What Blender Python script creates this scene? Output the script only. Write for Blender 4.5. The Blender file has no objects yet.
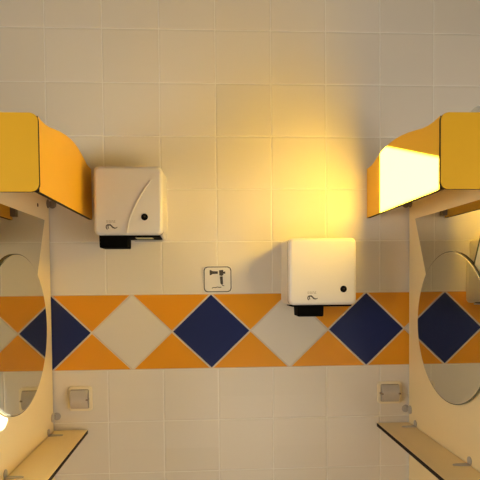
import bpy, bmesh, math
from mathutils import Vector, Matrix

scene = bpy.context.scene
COL = scene.collection
Z0 = 1.45                      # height of the coloured tile band's top edge above the floor

# ------------------------------------------------------------------ materials
def new_mat(name):
    m = bpy.data.materials.new(name); m.use_nodes = True
    return m, m.node_tree, m.node_tree.nodes['Principled BSDF']

def simple(name, color, rough=0.4, spec=0.5, metal=0.0, noise=0.0, nscale=30.0, bump=0.0):
    m, nt, b = new_mat(name)
    b.inputs['Roughness'].default_value = rough
    b.inputs['Specular IOR Level'].default_value = spec
    b.inputs['Metallic'].default_value = metal
    tc = nt.nodes.new('ShaderNodeTexCoord')
    n = nt.nodes.new('ShaderNodeTexNoise'); n.inputs['Scale'].default_value = nscale
    n.inputs['Detail'].default_value = 3
    nt.links.new(tc.outputs['Object'], n.inputs['Vector'])
    mx = nt.nodes.new('ShaderNodeMix'); mx.data_type = 'RGBA'
    mx.inputs[6].default_value = tuple(c * (1 - noise) for c in color) + (1,)
    mx.inputs[7].default_value = tuple(min(1, c * (1 + noise)) for c in color) + (1,)
    nt.links.new(n.outputs['Fac'], mx.inputs[0])
    nt.links.new(mx.outputs[2], b.inputs['Base Color'])
    if bump:
        bp = nt.nodes.new('ShaderNodeBump'); bp.inputs['Strength'].default_value = bump
        bp.inputs['Distance'].default_value = 0.002
        nt.links.new(n.outputs['Fac'], bp.inputs['Height'])
        nt.links.new(bp.outputs['Normal'], b.inputs['Normal'])
    return m

YELLOW = simple('yellow_laminate', (0.87, 0.475, 0.026), 0.45, 0.25, noise=0.02, nscale=8)
CREAM = simple('cream_laminate', (0.88, 0.715, 0.41), 0.40, 0.35, noise=0.02, nscale=8)
CORE = simple('dark_laminate_core', (0.022, 0.013, 0.008), 0.7, 0.15)
PLASTIC = simple('white_plastic', (0.76, 0.715, 0.655), 0.30, 0.5, noise=0.01)
PLASTIC_OLD = simple('white_plastic_back', (0.72, 0.67, 0.58), 0.35, 0.5)
BLACK = simple('black_plastic', (0.004, 0.0035, 0.003), 0.8, 0.04)
LOCKRIM = simple('lock_barrel', (0.10, 0.09, 0.08), 0.25, 0.5, metal=0.6)
STEEL = simple('grille_steel', (0.58, 0.54, 0.48), 0.35, 0.5)
STICKER = simple('rating_sticker', (0.62, 0.58, 0.30), 0.6)
PRINT = simple('dark_print', (0.05, 0.04, 0.035), 0.6)
PRINTPALE = simple('pale_print', (0.30, 0.24, 0.19), 0.6)
SIGNWHITE = simple('sign_white', (0.80, 0.75, 0.66), 0.4)
IVORY = simple('ivory_plastic', (0.86, 0.75, 0.52), 0.35)
LIDGREY = simple('smoky_lid', (0.56, 0.50, 0.43), 0.18, 0.6, noise=0.12, nscale=25)
RECESS = simple('socket_recess', (0.34, 0.28, 0.20), 0.5)
CLIP = simple('grey_clip_plastic', (0.46, 0.42, 0.38), 0.4, noise=0.05)
CLIPDARK = simple('dark_clip_plastic', (0.24, 0.18, 0.13), 0.5)
SCREW = simple('screw_cap_brown', (0.12, 0.06, 0.03), 0.5)
PLAIN = simple('painted_plaster', (0.30, 0.265, 0.225), 0.9, 0.2, noise=0.02)
FLOORM = simple('floor_tile_grey', (0.40, 0.32, 0.23), 0.5, 0.4, noise=0.06, nscale=5)
PALEFIT = simple('pale_fitting', (0.74, 0.74, 0.68), 0.35)

def mirror_mat():
    m, nt, b = new_mat('mirror_silver')
    g = nt.nodes.new('ShaderNodeBsdfGlossy'); g.inputs['Roughness'].default_value = 0.012
    g.inputs['Color'].default_value = (0.70, 0.69, 0.60, 1)
    d = nt.nodes.new('ShaderNodeBsdfDiffuse'); d.inputs['Color'].default_value = (0.8, 0.78, 0.7, 1)
    n = nt.nodes.new('ShaderNodeTexNoise'); n.inputs['Scale'].default_value = 18
    mul = nt.nodes.new('ShaderNodeMath'); mul.operation = 'MULTIPLY'; mul.inputs[1].default_value = 0.016
    mx = nt.nodes.new('ShaderNodeMixShader')
    nt.links.new(n.outputs['Fac'], mul.inputs[0]); nt.links.new(mul.outputs[0], mx.inputs[0])
    nt.links.new(g.outputs[0], mx.inputs[1]); nt.links.new(d.outputs[0], mx.inputs[2])
    nt.links.new(mx.outputs[0], nt.nodes['Material Output'].inputs['Surface'])
    return m
MIRROR = mirror_mat()
GLASSEDGE = simple('mirror_cut_edge', (0.10, 0.10, 0.06), 0.12, 0.8)
BEVELEDGE = simple('mirror_polished_bevel', (0.80, 0.76, 0.62), 0.12, 0.8, metal=0.85)

# tiled wall: cream glazed tiles, a band of orange triangles with blue and white diamonds
TW, TH, BH = 0.2, 0.18832, 0.27438
DX, DSP = 0.0032, 0.28623
def tile_mat():
    m, nt, b = new_mat('glazed_wall_tiles')
    N, L = nt.nodes, nt.links
    tc = N.new('ShaderNodeTexCoord'); sp = N.new('ShaderNodeSeparateXYZ')
    L.new(tc.outputs['Object'], sp.inputs[0])
    def op(o, a, c=None):
        n = N.new('ShaderNodeMath'); n.operation = o
        for i, v in enumerate((a, c)):
            if v is None: continue
            if isinstance(v, (int, float)): n.inputs[i].default_value = v
            else: L.new(v, n.inputs[i])
        return n.outputs[0]
    X, Z = sp.outputs['X'], sp.outputs['Z']
    wob = N.new('ShaderNodeTexNoise'); wob.inputs['Scale'].default_value = 3
    L.new(tc.outputs['Object'], wob.inputs['Vector'])
    zu = op('SUBTRACT', Z, Z0)
    zl = op('SUBTRACT', Z0 - BH, Z)
    above, below = op('GREATER_THAN', zu, 0.0), op('GREATER_THAN', zl, 0.0)
    band = op('SUBTRACT', op('SUBTRACT', 1.0, above), below)
    gx = op('PINGPONG', X, TW / 2)
    gz = op('ADD', op('MULTIPLY', op('PINGPONG', zu, TH / 2), above), op('MULTIPLY', op('PINGPONG', zl, TH / 2), op('SUBTRACT', 1.0, above)))
    gplain = op('MINIMUM', gx, gz)
    # diamonds
    xs = op('SUBTRACT', X, DX)
    u = op('PINGPONG', xs, DSP / 2)
    v = op('ABSOLUTE', op('SUBTRACT', Z, Z0 - BH / 2))
    mm = op('SUBTRACT', op('ADD', op('DIVIDE', u, DSP / 2), op('DIVIDE', v, BH / 2)), 1.0)
    inside = op('LESS_THAN', mm, 0.0)
    par = op('MODULO', op('ADD', op('FLOOR', op('ADD', op('DIVIDE', xs, DSP), 0.5)), 100.0), 2.0)
    gd = op('MULTIPLY', op('ABSOLUTE', mm), 0.099)
    gband = op('MINIMUM', gd, op('MINIMUM', op('ABSOLUTE', zu), op('ABSOLUTE', zl)))
    gdist = op('ADD', op('MULTIPLY', gplain, op('SUBTRACT', 1.0, band)), op('MULTIPLY', gband, band))
    gw_plain = op('LESS_THAN', gplain, 0.0018)
    gw_band = op('LESS_THAN', gband, 0.0030)
    grout = op('ADD', op('MULTIPLY', gw_plain, op('SUBTRACT', 1.0, band)), op('MULTIPLY', gw_band, band))
    def mix(f, a, c):
        n = N.new('ShaderNodeMix'); n.data_type = 'RGBA'
        L.new(f, n.inputs[0])
        for i, q in ((6, a), (7, c)):
            if isinstance(q, tuple): n.inputs[i].default_value = q + (1,)
            else: L.new(q, n.inputs[i])
        return n.outputs[2]
    # every tile has a tone of its own
    comb = N.new('ShaderNodeCombineXYZ')
    L.new(op('FLOOR', op('DIVIDE', X, TW)), comb.inputs[0]); L.new(op('FLOOR', op('DIVIDE', zu, TH)), comb.inputs[1])
    wn = N.new('ShaderNodeTexWhiteNoise'); wn.noise_dimensions = '3D'; L.new(comb.outputs[0], wn.inputs['Vector'])
    cream = mix(wn.outputs['Value'], (0.765, 0.695, 0.585), (0.795, 0.725, 0.620))
    orange = mix(wob.outputs['Fac'], (0.80, 0.315, 0.014), (0.86, 0.36, 0.018))
    dia = mix(par, (0.016, 0.026, 0.118), (0.76, 0.69, 0.575))
    bcol = mix(inside, orange, dia)
    col = mix(band, cream, bcol)
    gcol = mix(band, (0.86, 0.81, 0.71), (0.68, 0.58, 0.45))
    col = mix(grout, col, gcol)
    L.new(col, b.inputs['Base Color'])
    b.inputs['Specular IOR Level'].default_value = 0.28
    L.new(op('ADD', op('MULTIPLY', grout, 0.4), 0.22), b.inputs['Roughness'])
    h = op('MINIMUM', op('DIVIDE', gdist, 0.0045), 1.0)
    bp = N.new('ShaderNodeBump'); bp.inputs['Strength'].default_value = 0.55; bp.inputs['Distance'].default_value = 0.0024
    hh = op('ADD', h, op('MULTIPLY', wob.outputs['Fac'], 0.8))
    L.new(hh, bp.inputs['Height']); L.new(bp.outputs['Normal'], b.inputs['Normal'])
    return m
TILES = tile_mat()

# ------------------------------------------------------------------ mesh helpers
def sharp_by_angle(bm, deg=35):
    for f in bm.faces: f.smooth = True
    for e in bm.edges:
        if len(e.link_faces) == 2:
            e.smooth = e.calc_face_angle(0) < math.radians(deg)
        else: e.smooth = False

def obj(name, bm, mats, parent=None, deg=35, base=None):
    """link bm (in world coordinates) as one mesh object; its origin is the parent's base, or 'base'"""
    bmesh.ops.recalc_face_normals(bm, faces=bm.faces)
    sharp_by_angle(bm, deg)
    org = Vector((0, 0, 0))
    if parent is not None: org = parent.get('_w') and Vector(parent['_w']) or org
    elif base is not None: org = Vector(base)
    bmesh.ops.translate(bm, verts=bm.verts, vec=-org)
    me = bpy.data.meshes.new(name); bm.to_mesh(me); bm.free()
    for m in (mats if isinstance(mats, (list, tuple)) else [mats]): me.materials.append(m)
    o = bpy.data.objects.new(name, me); COL.objects.link(o)
    o['_w'] = tuple(org)
    if parent is not None: o.parent = parent
    else: o.location = org
    return o

def thing(name, label, cat, loc, group=None):
    o = bpy.data.objects.new(name, None); COL.objects.link(o)
    o.empty_display_size = 0.05
    o.location = loc; o['_w'] = tuple(loc)
    o['label'] = label; o['category'] = cat
    if group: o['group'] = group
    return o

def struct(name, bm, mat):
    o = obj(name, bm, mat); o['kind'] = 'structure'; return o

def add_prism(bm, pts, axis, a, b, bevel=0.0, seg=3, side=0, cap=0, which='both'):
    """closed polygon pts (2-D) extruded along axis ('x','y','z') from a to b; returns the new faces"""
    def P(p, t):
        return {'x': (t, p[0], p[1]), 'y': (p[0], t, p[1]), 'z': (p[0], p[1], t)}[axis]
    va = [bm.verts.new(P(p, a)) for p in pts]; vb = [bm.verts.new(P(p, b)) for p in pts]
    n = len(pts); sides = []
    fa = bm.faces.new(va); fb = bm.faces.new(list(reversed(vb)))
    for i in range(n):
        sides.append(bm.faces.new((va[i], vb[i], vb[(i + 1) % n], va[(i + 1) % n])))
    fa.material_index = cap; fb.material_index = cap
    for f in sides: f.material_index = side
    if bevel > 0:
        es = []
        if which in ('both', 'a'): es += list(fa.edges)
        if which in ('both', 'b'): es += list(fb.edges)
        bmesh.ops.bevel(bm, geom=es, offset=bevel, segments=seg, profile=0.5, affect='EDGES', clamp_overlap=True)
    return fa, fb, sides

def rrect(x0, z0, x1, z1, r, n=6, corners=(1, 1, 1, 1)):
    out = []
    cs = [((x0 + r, z0 + r), 180), ((x1 - r, z0 + r), 270), ((x1 - r, z1 - r), 0), ((x0 + r, z1 - r), 90)]
    sq = [(x0, z0), (x1, z0), (x1, z1), (x0, z1)]
    for k, ((cx, cz), a0) in enumerate(cs):
        if not corners[k]: out.append(sq[k]); continue
        for i in range(n + 1):
            a = math.radians(a0 + 90 * i / n)
            out.append((cx + r * math.cos(a), cz + r * math.sin(a)))
    return out

def ellipse(cx, cz, a, b, n=72):
    return [(cx + a * math.cos(2 * math.pi * i / n), cz + b * math.sin(2 * math.pi * i / n)) for i in range(n)]

def box(bm, x0, y0, z0, x1, y1, z1, bevel=0.0, seg=2):
    return add_prism(bm, [(x0, y0), (x1, y0), (x1, y1), (x0, y1)], 'z', z0, z1, bevel, seg)

def NB(): return bmesh.new()

def ribbon(pts, w):
    """polyline with widths -> polygon"""
    L_, R_ = [], []
    for i, p in enumerate(pts):
        a = Vector(pts[max(0, i - 1)]); c = Vector(pts[min(len(pts) - 1, i + 1)])
        t = (c - a).normalized(); n = Vector((-t.y, t.x)); ww = w[i] if isinstance(w, (list, tuple)) else w
        q = Vector(p); L_.append(tuple(q + n * ww / 2)); R_.append(tuple(q - n * ww / 2))
    return L_ + R_[::-1]

# ------------------------------------------------------------------ the room
XA, XB, YF, ZC = -1.2, 2.55, -3.2, 2.9
bm = NB(); box(bm, XA - 0.03, 0, 0, XB + 0.1, 0.1, ZC)
struct('wall_back', bm, TILES)
bm = NB(); box(bm, XA - 0.03, YF, -0.1, XB + 0.1, 0.1, 0.0); struct('floor', bm, FLOORM)
bm = NB(); box(bm, XA - 0.03, YF, ZC, XB + 0.1, 0.1, ZC + 0.1); struct('ceiling', bm, PLAIN)
WY0, WY1, WZ0, WZ1 = -3.0, -1.7, 0.45, 1.35
bm = NB()                                               # right wall with a wide opening added for a fill lamp
box(bm, XB, YF, 0, XB + 0.1, WY0, ZC); box(bm, XB, WY1, 0, XB + 0.1, 0, ZC)
box(bm, XB, WY0, 0, XB + 0.1, WY1, WZ0); box(bm, XB, WY0, WZ1, XB + 0.1, WY1, ZC)
struct('wall_right', bm, PLAIN)

# wall behind the camera with a wide low opening added to hold a fill lamp
DX0, DX1, DZ0, DZ1 = 0.6, 2.5, 0.02, 0.62
bm = NB()
box(bm, XA, YF - 0.1, 0, DX0, YF, ZC); box(bm, DX1, YF - 0.1, 0, XB, YF, ZC)
box(bm, DX0, YF - 0.1, DZ1, DX1, YF, ZC); box(bm, DX0, YF - 0.1, 0, DX1, YF, DZ0)
struct('wall_front', bm, PLAIN)

# left wall with a high unseen opening, shaped so the low sun lands on the hood
SUN = Vector((1.0, 0.30, -0.30))
def back_to(x, y, z, xp):
    t = (x - xp) / SUN.x
    return (y - SUN.y * t, z - SUN.z * t)
patch = [(-0.160, 0.2725), (-0.646, 0.2725), (-0.646, 0.352), (-0.160, 0.497)]     # sunlit part of the right hood's cheek
def wall_with_hole(bm, xi, xo, hole_i, hole_o):
    y0, y1, z0, z1 = -1.45, 0.0, 0.0, ZC
    outer = [(y1, z0), (y0, z0), (y0, z1), (y1, z1)]
    vi = [bm.verts.new((xi, *p)) for p in outer]; vo = [bm.verts.new((xo, *p)) for p in outer]
    hi = [bm.verts.new((xi, *p)) for p in hole_i]; ho = [bm.verts.new((xo, *p)) for p in hole_o]
    for i in range(4):
        j = (i + 1) % 4
        bm.faces.new((vi[i], vi[j], hi[j], hi[i])); bm.faces.new((vo[i], ho[i], ho[j], vo[j]))
        bm.faces.new((hi[i], hi[j], ho[j], ho[i])); bm.faces.new((vi[i], vo[i], vo[j], vi[j]))
hole_i = [back_to(1.151, y, z + Z0, XA) for y, z in patch]
hc = Vector((sum(p[0] for p in hole_i) / 4, sum(p[1] for p in hole_i) / 4))
hole_o = []
for p in [back_to(1.151, y, z + Z0, XA - 0.03) for y, z in patch]:
    d = Vector(p) - hc; hole_o.append(tuple(Vector(p) + Vector((0.04 if d.x > 0 else -0.04, 0.04 if d.y > 0 else -0.04))))
bm = NB(); wall_with_hole(bm, XA, XA - 0.03, hole_i, hole_o)
box(bm, XA - 0.03, YF, 0, XA, -2.40, ZC); box(bm, XA - 0.03, -1.50, 0, XA, -1.45, ZC)
box(bm, XA - 0.03, -2.40, 0, XA, -1.50, 1.15); box(bm, XA - 0.03, -2.40, 1.80, XA, -1.50, ZC)  # unseen opening added around the left fill lamp
struct('wall_left', bm, PLAIN)

# ------------------------------------------------------------------ partitions with hoods, mirrors and shelves
S = {
 'left':  dict(face=0.0055, s=1, hood=0.155, depth=0.638, oval=(-0.376, -0.104, 0.281, 0.234)),
 'right': dict(face=1.307, s=-1, hood=1.151, depth=0.655, oval=(-0.374, -0.103, 0.259, 0.232)),
}
LBL = {
 'partition': ('cream laminate partition panel carrying the left mirror and left shelf',
               'cream laminate partition panel carrying the right mirror and right shelf'),
 'hood': ('yellow laminate hood beside the left hand dryer, its inner cheek in plain shade',
          'yellow laminate hood with a bright patch of sunlight on its inner cheek'),
 'trap': ('tapered mirror partly behind the left oval mirror under the shaded yellow hood',
          'tapered mirror partly behind the right oval mirror under the sunlit yellow hood'),
 'oval': ('oval mirror in front of the tapered mirror, left of both hand dryers',
          'oval mirror on the right partition, reflecting a whole blue diamond'),
 'shelf': ('cream laminate shelf with dark edge on the left partition below the oval mirror',
           'cream laminate shelf with dark edge on the right partition below the oval mirror'),
}
def leaf_disc(bm, axis, c, r, a, b):
    add_prism(bm, ellipse(c[0], c[1], r, r, 20), axis, a, b, bevel=0.0015, seg=2)

def station(side, k):
    q = S[side]; f, s, hx, dep = q['face'], q['s'], q['hood'], q['depth']
    def X(d): return f + s * d                        # d metres out of the partition's face
    def lohi(a, b): return (min(a, b), max(a, b))
    # partition
    t = thing('partition_panel', LBL['partition'][k], 'partition', (f, -0.32, 0.0), 'cream partitions')
    bm = NB(); x0, x1 = lohi(X(0), X(-0.013))
    add_prism(bm, rrect(-dep, 0.0, -0.009, Z0 + 0.452, 0.012), 'x', x0, x1, side=1, cap=0)
    obj('board', bm, [CREAM, CORE], t)
    for zc in (-0.437, 0.322):                        # corner clips to the wall
        bm = NB(); z = Z0 + zc
        a0, a1 = lohi(X(0.0), X(0.004))
        leaf_disc(bm, 'x', (-0.024, z), 0.016, a0, a1)                         # leaf on the board
        leaf_disc(bm, 'y', (X(0.011), z), 0.014, -0.0045, 0.0)                 # leaf on the tiles
        b0, b1 = lohi(X(0.0), X(0.012)); box(bm, b0, -0.012, z - 0.009, b1, 0.0, z + 0.009, 0.001)
        o = obj('corner_clip', bm, CLIP if zc < 0 else CLIPDARK, t)
    bm = NB(); a0, a1 = lohi(X(0.0), X(0.002))
    if k == 0: add_prism(bm, ellipse(-0.143, Z0 + 0.302, 0.006, 0.006, 16), 'x', a0, a1, bevel=0.0008)
    if k == 0: obj('screw_cap', bm, SCREW, t)

    # hood
    t = thing('mirror_hood', LBL['hood'][k], 'hood', (hx, -dep / 2, Z0 + 0.271), 'yellow hoods over the mirrors')
    top = [(-dep, 0.455), (-0.615, 0.4515), (-0.575, 0.4515), (-0.54, 0.4545), (-0.49, 0.4625), (-0.43, 0.4715), (-0.37, 0.478),
           (-0.31, 0.4815), (-0.26, 0.4815), (-0.21, 0.478), (-0.16, 0.471), (-0.12, 0.4635), (-0.085, 0.4545), (-0.06, 0.451), (-0.03, 0.450), (-0.001, 0.450)]
    zo = -0.003 if k == 0 else 0.0
    poly = [(y, z + zo) for y, z in [(-0.001, 0.271), (-dep, 0.271)] + top]
    bm = NB(); x0, x1 = lohi(hx, hx - s * 0.012)
    add_prism(bm, [(y, z + Z0) for y, z in poly], 'x', x0, x1, side=1, cap=0)
    obj('side_panel', bm, [YELLOW, CORE], t)
    bm = NB(); x0, x1 = lohi(hx + s * 0.0025, X(-0.032))
    rr = rrect(x0, Z0 + 0.2705 + zo * 1.2, x1, Z0 + 0.4605 + zo * 1.2, 0.019)
    fa, fb, sd = add_prism(bm, rr, 'y', -dep - 0.012, -dep, side=1, cap=0)
    bmesh.ops.bevel(bm, geom=list(fa.edges), offset=0.0018, segments=1, affect='EDGES', material=0)
    obj('front_panel', bm, [YELLOW, CORE], t)
    bm = NB(); x0, x1 = lohi(hx - s * 0.012, hx - s * 0.030)
    box(bm, x0, -0.026, Z0 + 0.278, x1, 0.0, Z0 + 0.318, 0.002)
    obj('wall_bracket', bm, CLIPDARK, t)
    bm = NB(); x0, x1 = lohi(X(0.0), X(0.022)); box(bm, x0, -dep, Z0 + 0.355, x1, -dep + 0.022, Z0 + 0.395, 0.002)
    obj('panel_bracket', bm, CLIPDARK, t)

    # tapered mirror glued to the board
    t = thing('tapered_mirror', LBL['trap'][k], 'mirror', (f, -0.345, Z0 - 0.05), 'tapered mirrors')
    x0, x1 = lohi(X(0.0), X(0.004))
    bm = NB(); add_prism(bm, [(y, z + Z0) for y, z in ((-0.240, -0.06), (-0.450, -0.06), (-0.606, 0.2595), (-0.079, 0.2595))], 'x', x0, x1, side=1, cap=0)
    for fc in bm.faces:
        pass
    obj('mirror_glass', bm, [MIRROR, GLASSEDGE], t)
    # oval mirror in front of it
    cy, cz, a, b = q['oval']
    t = thing('oval_mirror', LBL['oval'][k], 'mirror', (f, cy, Z0 + cz - b), 'oval mirrors')
    bm = NB(); x0, x1 = (X(0.0042), X(0.0100))
    n = 96
    ring = lambda aa, bb, x: [bm.verts.new((x, y, z)) for y, z in ellipse(cy, cz + Z0, aa, bb, n)]
    rb = ring(a, b, x0); rf = ring(a - 0.0055, b - 0.0055, x1)
    bm.faces.new(rf).material_index = 0; bm.faces.new(list(reversed(rb))).material_index = 0
    obj_bm = bm
    g = obj('mirror_glass', bm, [MIRROR], t)
    bm = NB()
    rb = ring(a, b, x0); rm = ring(a, b, X(0.0085)); rk = ring(a - 0.0028, b - 0.0028, X(0.0093)); rf = ring(a - 0.0055, b - 0.0055, x1)
    for i in range(n):
        j = (i + 1) % n
        bm.faces.new((rb[i], rb[j], rm[j], rm[i])).material_index = 0
        bm.faces.new((rm[i], rm[j], rk[j], rk[i])).material_index = 0
        bm.faces.new((rk[i], rk[j], rf[j], rf[i])).material_index = 1
    obj('polished_edge', bm, [GLASSEDGE, BEVELEDGE], t)

    # shelf
    t = thing('wash_shelf', LBL['shelf'][k], 'shelf', (f, -0.32, Z0 - 0.5), 'cream shelves')
    bm = NB(); x0, x1 = lohi(X(0.0028), X(0.1215))
    fa, fb, sd = add_prism(bm, [(x0, -dep), (x1, -dep), (x1, -0.009), (x0, -0.009)], 'z', Z0 - 0.4995, Z0 - 0.487, side=1, cap=0)
    obj('board', bm, [CREAM, CORE], t)
    for yb in (-0.078, -0.500):
        bm = NB(); a0, a1 = lohi(X(0.0), X(0.004))
        leaf_disc(bm, 'x', (yb, Z0 - 0.4750), 0.0125, a0, a1)
        arm = [(X(0.002), yb - 0.010), (X(0.002), yb + 0.010), (X(0.036), yb + 0.007), (X(0.050), yb + 0.003), (X(0.050), yb - 0.003), (X(0.036), yb - 0.007)]
        add_prism(bm, arm, 'z', Z0 - 0.487, Z0 - 0.483, bevel=0.001)
        obj('shelf_clip', bm, CLIP, t)
station('left', 0)
station('right', 1)

# ------------------------------------------------------------------ hand dryers
def dryer(x0, x1, z0, z1, lock, logo, label, ridge, noz):
    z0 += Z0; z1 += Z0
    t = thing('hand_dryer', label, 'hand dryer', ((x0 + x1) / 2, 0, z0), 'white hand dryers')
    F = -0.180
    def loft(bm, rings):
        vs_ = []
        for y, ins, rad, dz in rings:
            vs_.append([bm.verts.new((x, y, z)) for x, z in rrect(x0 + ins, z0 + ins + dz, x1 - ins, z1 - ins, max(rad - ins * 0.6, 0.002), 8)])
        for p, q in zip(vs_, vs_[1:]):
            for i in range(len(p)):
                j = (i + 1) % len(p); bm.faces.new((p[i], p[j], q[j], q[i]))
        bm.faces.new(vs_[0]); bm.faces.new(list(reversed(vs_[-1])))
    bm = NB(); loft(bm, [(0.001, -0.003, 0.014, -0.003), (-0.012, -0.003, 0.014, -0.003), (-0.014, -0.001, 0.014, -0.003), (-0.138, 0.0, 0.016, 0.0), (-0.140, 0.002, 0.016, 0.0)])
    obj('back_body', bm, PLASTIC_OLD, t)
    bm = NB(); loft(bm, [(-0.139, 0.0012, 0.015, 0.0), (-0.153, 0.0012, 0.015, 0.0)])       # dark joint between body and cover
    obj('joint_gasket', bm, CORE, t)
    bm = NB()
    rd = 0.0125
    rings = [(-0.1505, 0.0015, 0.018, 0), (-0.152, 0.0, 0.018, 0)] + [(F + rd * (1 - math.sin(math.radians(a))), rd * (1 - math.cos(math.radians(a))), 0.018, 0) for a in range(0, 91, 10)]
    loft(bm, rings)
    cov = obj('cover', bm, PLASTIC, t, 50)
    if ridge:
        pts = ridge; ww = [0.0016 + 0.0026 * min(1, i / 4) for i in range(len(pts))]
        bm = NB(); add_prism(bm, ribbon([(x, z + Z0) for x, z in pts], ww), 'y', F - 0.0042, F, bevel=0.0013, seg=2, which='a')
        obj('moulded_ridge', bm, PLASTIC, cov)
    # lock
    lx, lz = lock; lz += Z0
    bm = NB(); add_prism(bm, ellipse(lx, lz, 0.0112, 0.0112, 28), 'y', F - 0.002, F, bevel=0.0006)
    lk = obj('lock', bm, BLACK, t)
    bm = NB(); add_prism(bm, ellipse(lx + 0.001, lz + 0.001, 0.0028, 0.0028, 16), 'y', F - 0.003, F - 0.002)
    obj('lock_barrel', bm, LOCKRIM, lk)
    # printed mark: a double loop with a trailing wave, a faint line of small lettering above it
    ox, oz, sx = logo; oz += Z0
    bm = NB()
    def pr(pts, w): add_prism(bm, ribbon([(ox + sx * x, oz + sx * z) for x, z in pts], [2.1 * q for q in w] if isinstance(w, list) else 2.0 * w), 'y', F - 0.0005, F)
    arc = lambda cx, cz, r, a0, a1, n=10: [(cx + r * math.cos(math.radians(a0 + (a1 - a0) * i / n)), cz + r * 1.15 * math.sin(math.radians(a0 + (a1 - a0) * i / n))) for i in range(n + 1)]
    pr(arc(-0.0095, 0, 0.0062, 250, 60), 0.0016)
    pr(arc(-0.0045, 0.001, 0.0058, 235, 60), 0.0014)
    pr([(-0.0135, 0.0045), (-0.008, 0.0068), (-0.001, 0.0045), (0.004, -0.001), (0.009, -0.0035), (0.014, -0.003), (0.018, -0.0005)], [0.001, 0.0016, 0.002, 0.0024, 0.002, 0.0014, 0.0008])
    obj('logo_print', bm, PRINT, cov)
    bm = NB()
    for i in range(7):
        xx = ox - 0.0155 + i * 0.0042
        add_prism(bm, rrect(xx, oz + 0.0145, xx + 0.0009, oz + 0.0215, 0.0002, 2), 'y', F - 0.0004, F)
        if i % 2 == 0: add_prism(bm, rrect(xx + 0.0008, oz + 0.0200, xx + 0.0030, oz + 0.0215, 0.0002, 2), 'y', F - 0.0004, F)
        if i % 3 != 1: add_prism(bm, rrect(xx + 0.0008, oz + 0.0145, xx + 0.0030, oz + 0.0160, 0.0002, 2), 'y', F - 0.0004, F)
    obj('lettering_print', bm, PRINTPALE, cov)
    # nozzle and underside
    n0, n1 = noz
    bm = NB(); add_prism(bm, [(-0.168, z0 + 0.004), (-0.160, z0 - 0.040), (-0.075, z0 - 0.040), (-0.062, z0 + 0.004)], 'x', n0, n1, bevel=0.004, seg=3)
    nz = obj('nozzle', bm, BLACK, t)
    bm = NB(); add_prism(bm, rrect(x0 + 0.012, -0.166, x1 - 0.012, -0.030, 0.01, 4), 'z', z0 - 0.006, z0 + 0.003)
    up = obj('underside_tray', bm, BLACK, t)
    bm = NB(); add_prism(bm, rrect(n1 + 0.024, -0.150, x1 - 0.038, -0.090, 0.003, 3), 'z', z0 - 0.0072, z0 - 0.006)
    obj('rating_sticker', bm, STICKER, up)
    bm = NB()
    box(bm, n1 + 0.008, -0.040, z0 - 0.012, x1 - 0.012, -0.031, z0 - 0.006, 0.001)
    obj('intake_grille', bm, STEEL, up)

dryer(0.1955, 0.4190, 0.1985, 0.4235, (0.3600, 0.2573), (0.2520, 0.2250, 1.08),
      'white hand dryer with a curved ridge, mounted high beside the left yellow hood',
      [(0.3828, 0.3777), (0.3708, 0.3622), (0.3595, 0.3452), (0.3475, 0.3262), (0.3362, 0.3062), (0.3255, 0.2855), (0.316, 0.2639), (0.3095, 0.2460), (0.3058, 0.2290), (0.3035, 0.2130), (0.3025, 0.2045)],
      (0.2085, 0.3010))
dryer(0.8355, 1.0645, -0.0385, 0.1865, (1.0197, 0.0144), (0.9140, -0.0145, 1.0),
      'white hand dryer overlapping the orange band, lower and right of the dryer sign', None, (0.8680, 0.9560))

# ------------------------------------------------------------------ sign
t = thing('dryer_sign', 'small square pictogram sign with a black hair dryer on the tiles', 'sign', (0.6, 0, Z0 + 0.004))
def sg(u, v): return (0.55 + (u - 203.5) * 0.00359, Z0 + 0.098 - (v - 266.5) * 0.00366)
def octo(x0, z0, x1, z1, r):
    return [(x0 + r, z0), (x1 - r, z0), (x1 - r * .3, z0 + r * .3), (x1, z0 + r), (x1, z1 - r), (x1 - r * .3, z1 - r * .3), (x1 - r, z1),
            (x0 + r, z1), (x0 + r * .3, z1 - r * .3), (x0, z1 - r), (x0, z0 + r), (x0 + r * .3, z0 + r * .3)]
sx0, sz0, sx1, sz1 = 0.549, Z0 + 0.0035, 0.6515, Z0 + 0.0985
bm = NB(); add_prism(bm, octo(sx0 - 0.002, sz0 - 0.002, sx1 + 0.002, sz1 + 0.002, 0.014), 'y', -0.003, 0.0); obj('plate', bm, SIGNWHITE, t)
bm = NB()                                               # black border line
oo = octo(sx0 + 0.001, sz0 + 0.001, sx1 - 0.001, sz1 - 0.001, 0.013); ii = octo(sx0 + 0.0042, sz0 + 0.0042, sx1 - 0.0042, sz1 - 0.0042, 0.0115)
vo = [bm.verts.new((x, -0.0034, z)) for x, z in oo]; vi = [bm.verts.new((x, -0.0034, z)) for x, z in ii]
wo = [bm.verts.new((x, -0.003, z)) for x, z in oo]; wi = [bm.verts.new((x, -0.003, z)) for x, z in ii]
for i in range(12):
    j = (i + 1) % 12
    for qd in ((vo[i], vo[j], vi[j], vi[i]), (wo[i], wi[i], wi[j], wo[j]), (vo[i], wo[i], wo[j], vo[j]), (vi[i], vi[j], wi[j], wi[i])):
        bm.faces.new(qd)
obj('border', bm, PRINT, t)
bm = NB()
def sp(pts): add_prism(bm, [sg(*p) for p in pts], 'y', -0.0036, -0.003)
sp([(209.6, 270.0), (211.0, 270.2), (212.4, 271.2), (217.8, 271.4), (217.8, 273.8), (212.4, 274.0), (211.0, 275.0), (209.6, 275.2)])   # concentrator and barrel
sp([(219.0, 270.4), (223.0, 270.0), (223.6, 272.0), (225.3, 271.4), (225.3, 273.9), (223.6, 273.6), (223.2, 275.0), (221.8, 276.0), (219.4, 275.4)])      # motor housing
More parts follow.
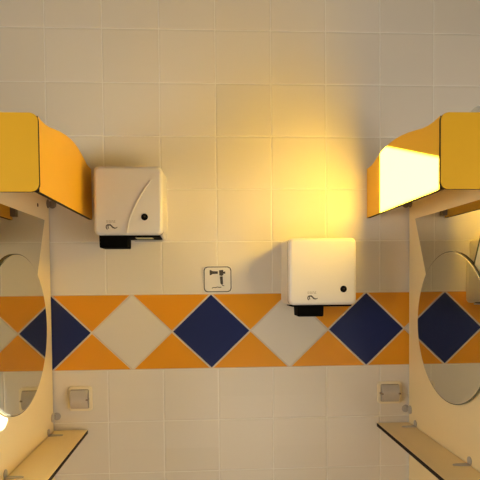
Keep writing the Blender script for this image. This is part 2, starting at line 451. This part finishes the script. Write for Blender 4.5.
sp([(219.7, 276.4), (222.7, 276.4), (223.0, 283.8), (221.8, 284.8), (220.4, 283.6)])                                                  # handle
sp(ribbon([(221.7, 284.2), (222.6, 285.4), (224.2, 285.9)], 0.7))
sp(ribbon([(211.6, 288.2), (213.2, 287.3), (215.2, 287.5), (217.4, 286.9), (219.4, 287.3), (221.2, 287.1)], 0.75))
obj('hair_dryer_symbol', bm, PRINT, t)

# ------------------------------------------------------------------ sockets
def socket(x0, z0, x1, z1, label, latch):
    z0 += Z0; z1 += Z0
    t = thing('wall_socket', label, 'socket', ((x0 + x1) / 2, 0, z0), 'ivory wall sockets')
    w, h = x1 - x0, z1 - z0
    bm = NB(); add_prism(bm, rrect(x0, z0, x1, z1, 0.010), 'y', -0.011, 0.0, bevel=0.005, seg=3, which='a')
    obj('frame', bm, IVORY, t)
    bm = NB()
    a0, a1, b0, b1 = x0 + 0.13 * w, x1 - 0.15 * w, z0 + 0.12 * h, z1 - 0.13 * h
    add_prism(bm, rrect(a0 - 0.002, b0 - 0.002, a1 + 0.002, b1 + 0.002, 0.005, 4), 'y', -0.0118, -0.010)
    obj('lid_recess', bm, RECESS, t)
    # lid bulging towards the room
    bm = NB(); prof = [(-0.0115, b0)]
    for i in range(11):
        u = i / 10; prof.append((-0.0125 - 0.019 * math.sin(math.pi * (0.08 + 0.84 * u)) ** 0.8, b0 + (b1 - b0) * u))
    prof.append((-0.0115, b1))
    add_prism(bm, prof, 'x', a0, a1, bevel=0.0015, seg=2)
    lid = obj('hinged_lid', bm, LIDGREY, t, 25)
    zc = (b0 + b1) / 2
    for xx in ((a1,) if latch > 0 else (a0, a1)):
        bm = NB(); box(bm, xx - 0.006, -0.033, zc - 0.003, xx + 0.003, -0.012, zc + 0.003, 0.001)
        obj('lid_latch', bm, CLIPDARK, lid)
socket(0.0590, -0.4172, 0.1446, -0.3298, 'ivory wall socket with smoky lid above the left shelf', 1)
socket(1.1890, -0.4150, 1.2790, -0.3340, 'ivory wall socket with smoky lid above the right shelf', -1)

# pale fitting whose rounded top just shows over the right hood
bm = NB()
bmesh.ops.create_uvsphere(bm, u_segments=24, v_segments=14, radius=0.034, matrix=Matrix.Translation((1.303, -0.57, Z0 + 0.475)) @ Matrix.Diagonal((1.0, 1.7, 1.0, 1)))
o = obj('pale_knob', bm, PALEFIT, None, base=(1.303, -0.57, Z0 + 0.45))
o['label'] = 'small pale rounded knob peeking over the right yellow hood at the photo edge'; o['category'] = 'knob'

for o in list(bpy.data.objects):
    if '_w' in o: del o['_w']

# ------------------------------------------------------------------ light
sl = bpy.data.lights.new('sun', 'SUN'); sl.energy = 82.0; sl.angle = math.radians(0.25); sl.color = (0.90, 1.0, 0.98)
so = bpy.data.objects.new('sun', sl); COL.objects.link(so)
so.rotation_euler = SUN.to_track_quat('-Z', 'Y').to_euler(); so.location = (-3, -1, 3.5)

w = bpy.data.worlds.new('World'); scene.world = w; w.use_nodes = True
bg = w.node_tree.nodes['Background']; bg.inputs[0].default_value = (1.0, 0.95, 0.88, 1); bg.inputs[1].default_value = 0.2
def fill_light(name, loc, rot, sx, sy, energy, color=(1.0, 0.945, 0.84)):  # rectangular area lamp, added as soft fill
    al = bpy.data.lights.new(name, 'AREA'); al.shape = 'RECTANGLE'; al.size = sx; al.size_y = sy
    al.energy = energy; al.color = color
    ao = bpy.data.objects.new(name, al); COL.objects.link(ao)
    ao.location = loc; ao.rotation_euler = rot
H = math.radians(90)
fill_light('low_fill_light', ((DX0 + DX1) / 2, YF - 0.02, (DZ0 + DZ1) / 2), (H, 0, 0), DX1 - DX0, DZ1 - DZ0, 5.0)  # weak fill added low behind the camera
fill_light('right_fill_light', (XB + 0.02, (WY0 + WY1) / 2, (WZ0 + WZ1) / 2), (0, H, 0), WZ1 - WZ0, WY1 - WY0, 23.0)  # added fill from the right, out of view
fill_light('left_fill_light', (XA - 0.015, -1.95, 1.475), (0, -H, 0), 0.65, 0.9, 21.0)  # added fill from the left, out of view

# added spot, no real fixture: tight beam brightens the left mirror's lower rim
sp_l = bpy.data.lights.new('mirror_rim_spot', 'SPOT'); sp_l.energy = 3600.0; sp_l.spot_size = math.radians(2.0); sp_l.spot_blend = 0.25
sp_l.shadow_soft_size = 0.0; sp_l.color = (1.0, 0.97, 0.9)
sp_o = bpy.data.objects.new('mirror_rim_spot', sp_l); COL.objects.link(sp_o)
sp_o.location = (2.30, -2.30, 2.70)
sp_o.rotation_euler = (Vector((0.016, -0.538, Z0 - 0.278)) - Vector(sp_o.location)).to_track_quat('-Z', 'Y').to_euler()

# ------------------------------------------------------------------ camera
R = Vector((0.99829154, -0.0576652, -0.009419)); U = Vector((0.01154029, 0.03656448, 0.99926466)); Fw = Vector((0.05727839, 0.99766616, -0.03716748))
cam = bpy.data.cameras.new('camera'); cam.sensor_width = 36; cam.lens = 565.6 / 480 * 36
cam.shift_y = 61.2 / 480; cam.clip_start = 0.02
co = bpy.data.objects.new('camera', cam); COL.objects.link(co)
m = Matrix.Identity(4)
for i in range(3):
    m[i][0], m[i][1], m[i][2] = R[i], U[i], -Fw[i]
m[0][3], m[1][3], m[2][3] = 0.56299, -2.05842, Z0 + 0.04737
co.matrix_world = m
scene.camera = co

vs = scene.view_settings
vs.view_transform = 'Standard'; vs.look = 'None'; vs.gamma = 1.0; vs.use_curve_mapping = False
vs.exposure = 0.25
scene.cycles.max_bounces = 10; scene.cycles.diffuse_bounces = 6; scene.cycles.glossy_bounces = 6
scene.cycles.sample_clamp_indirect = 0.0
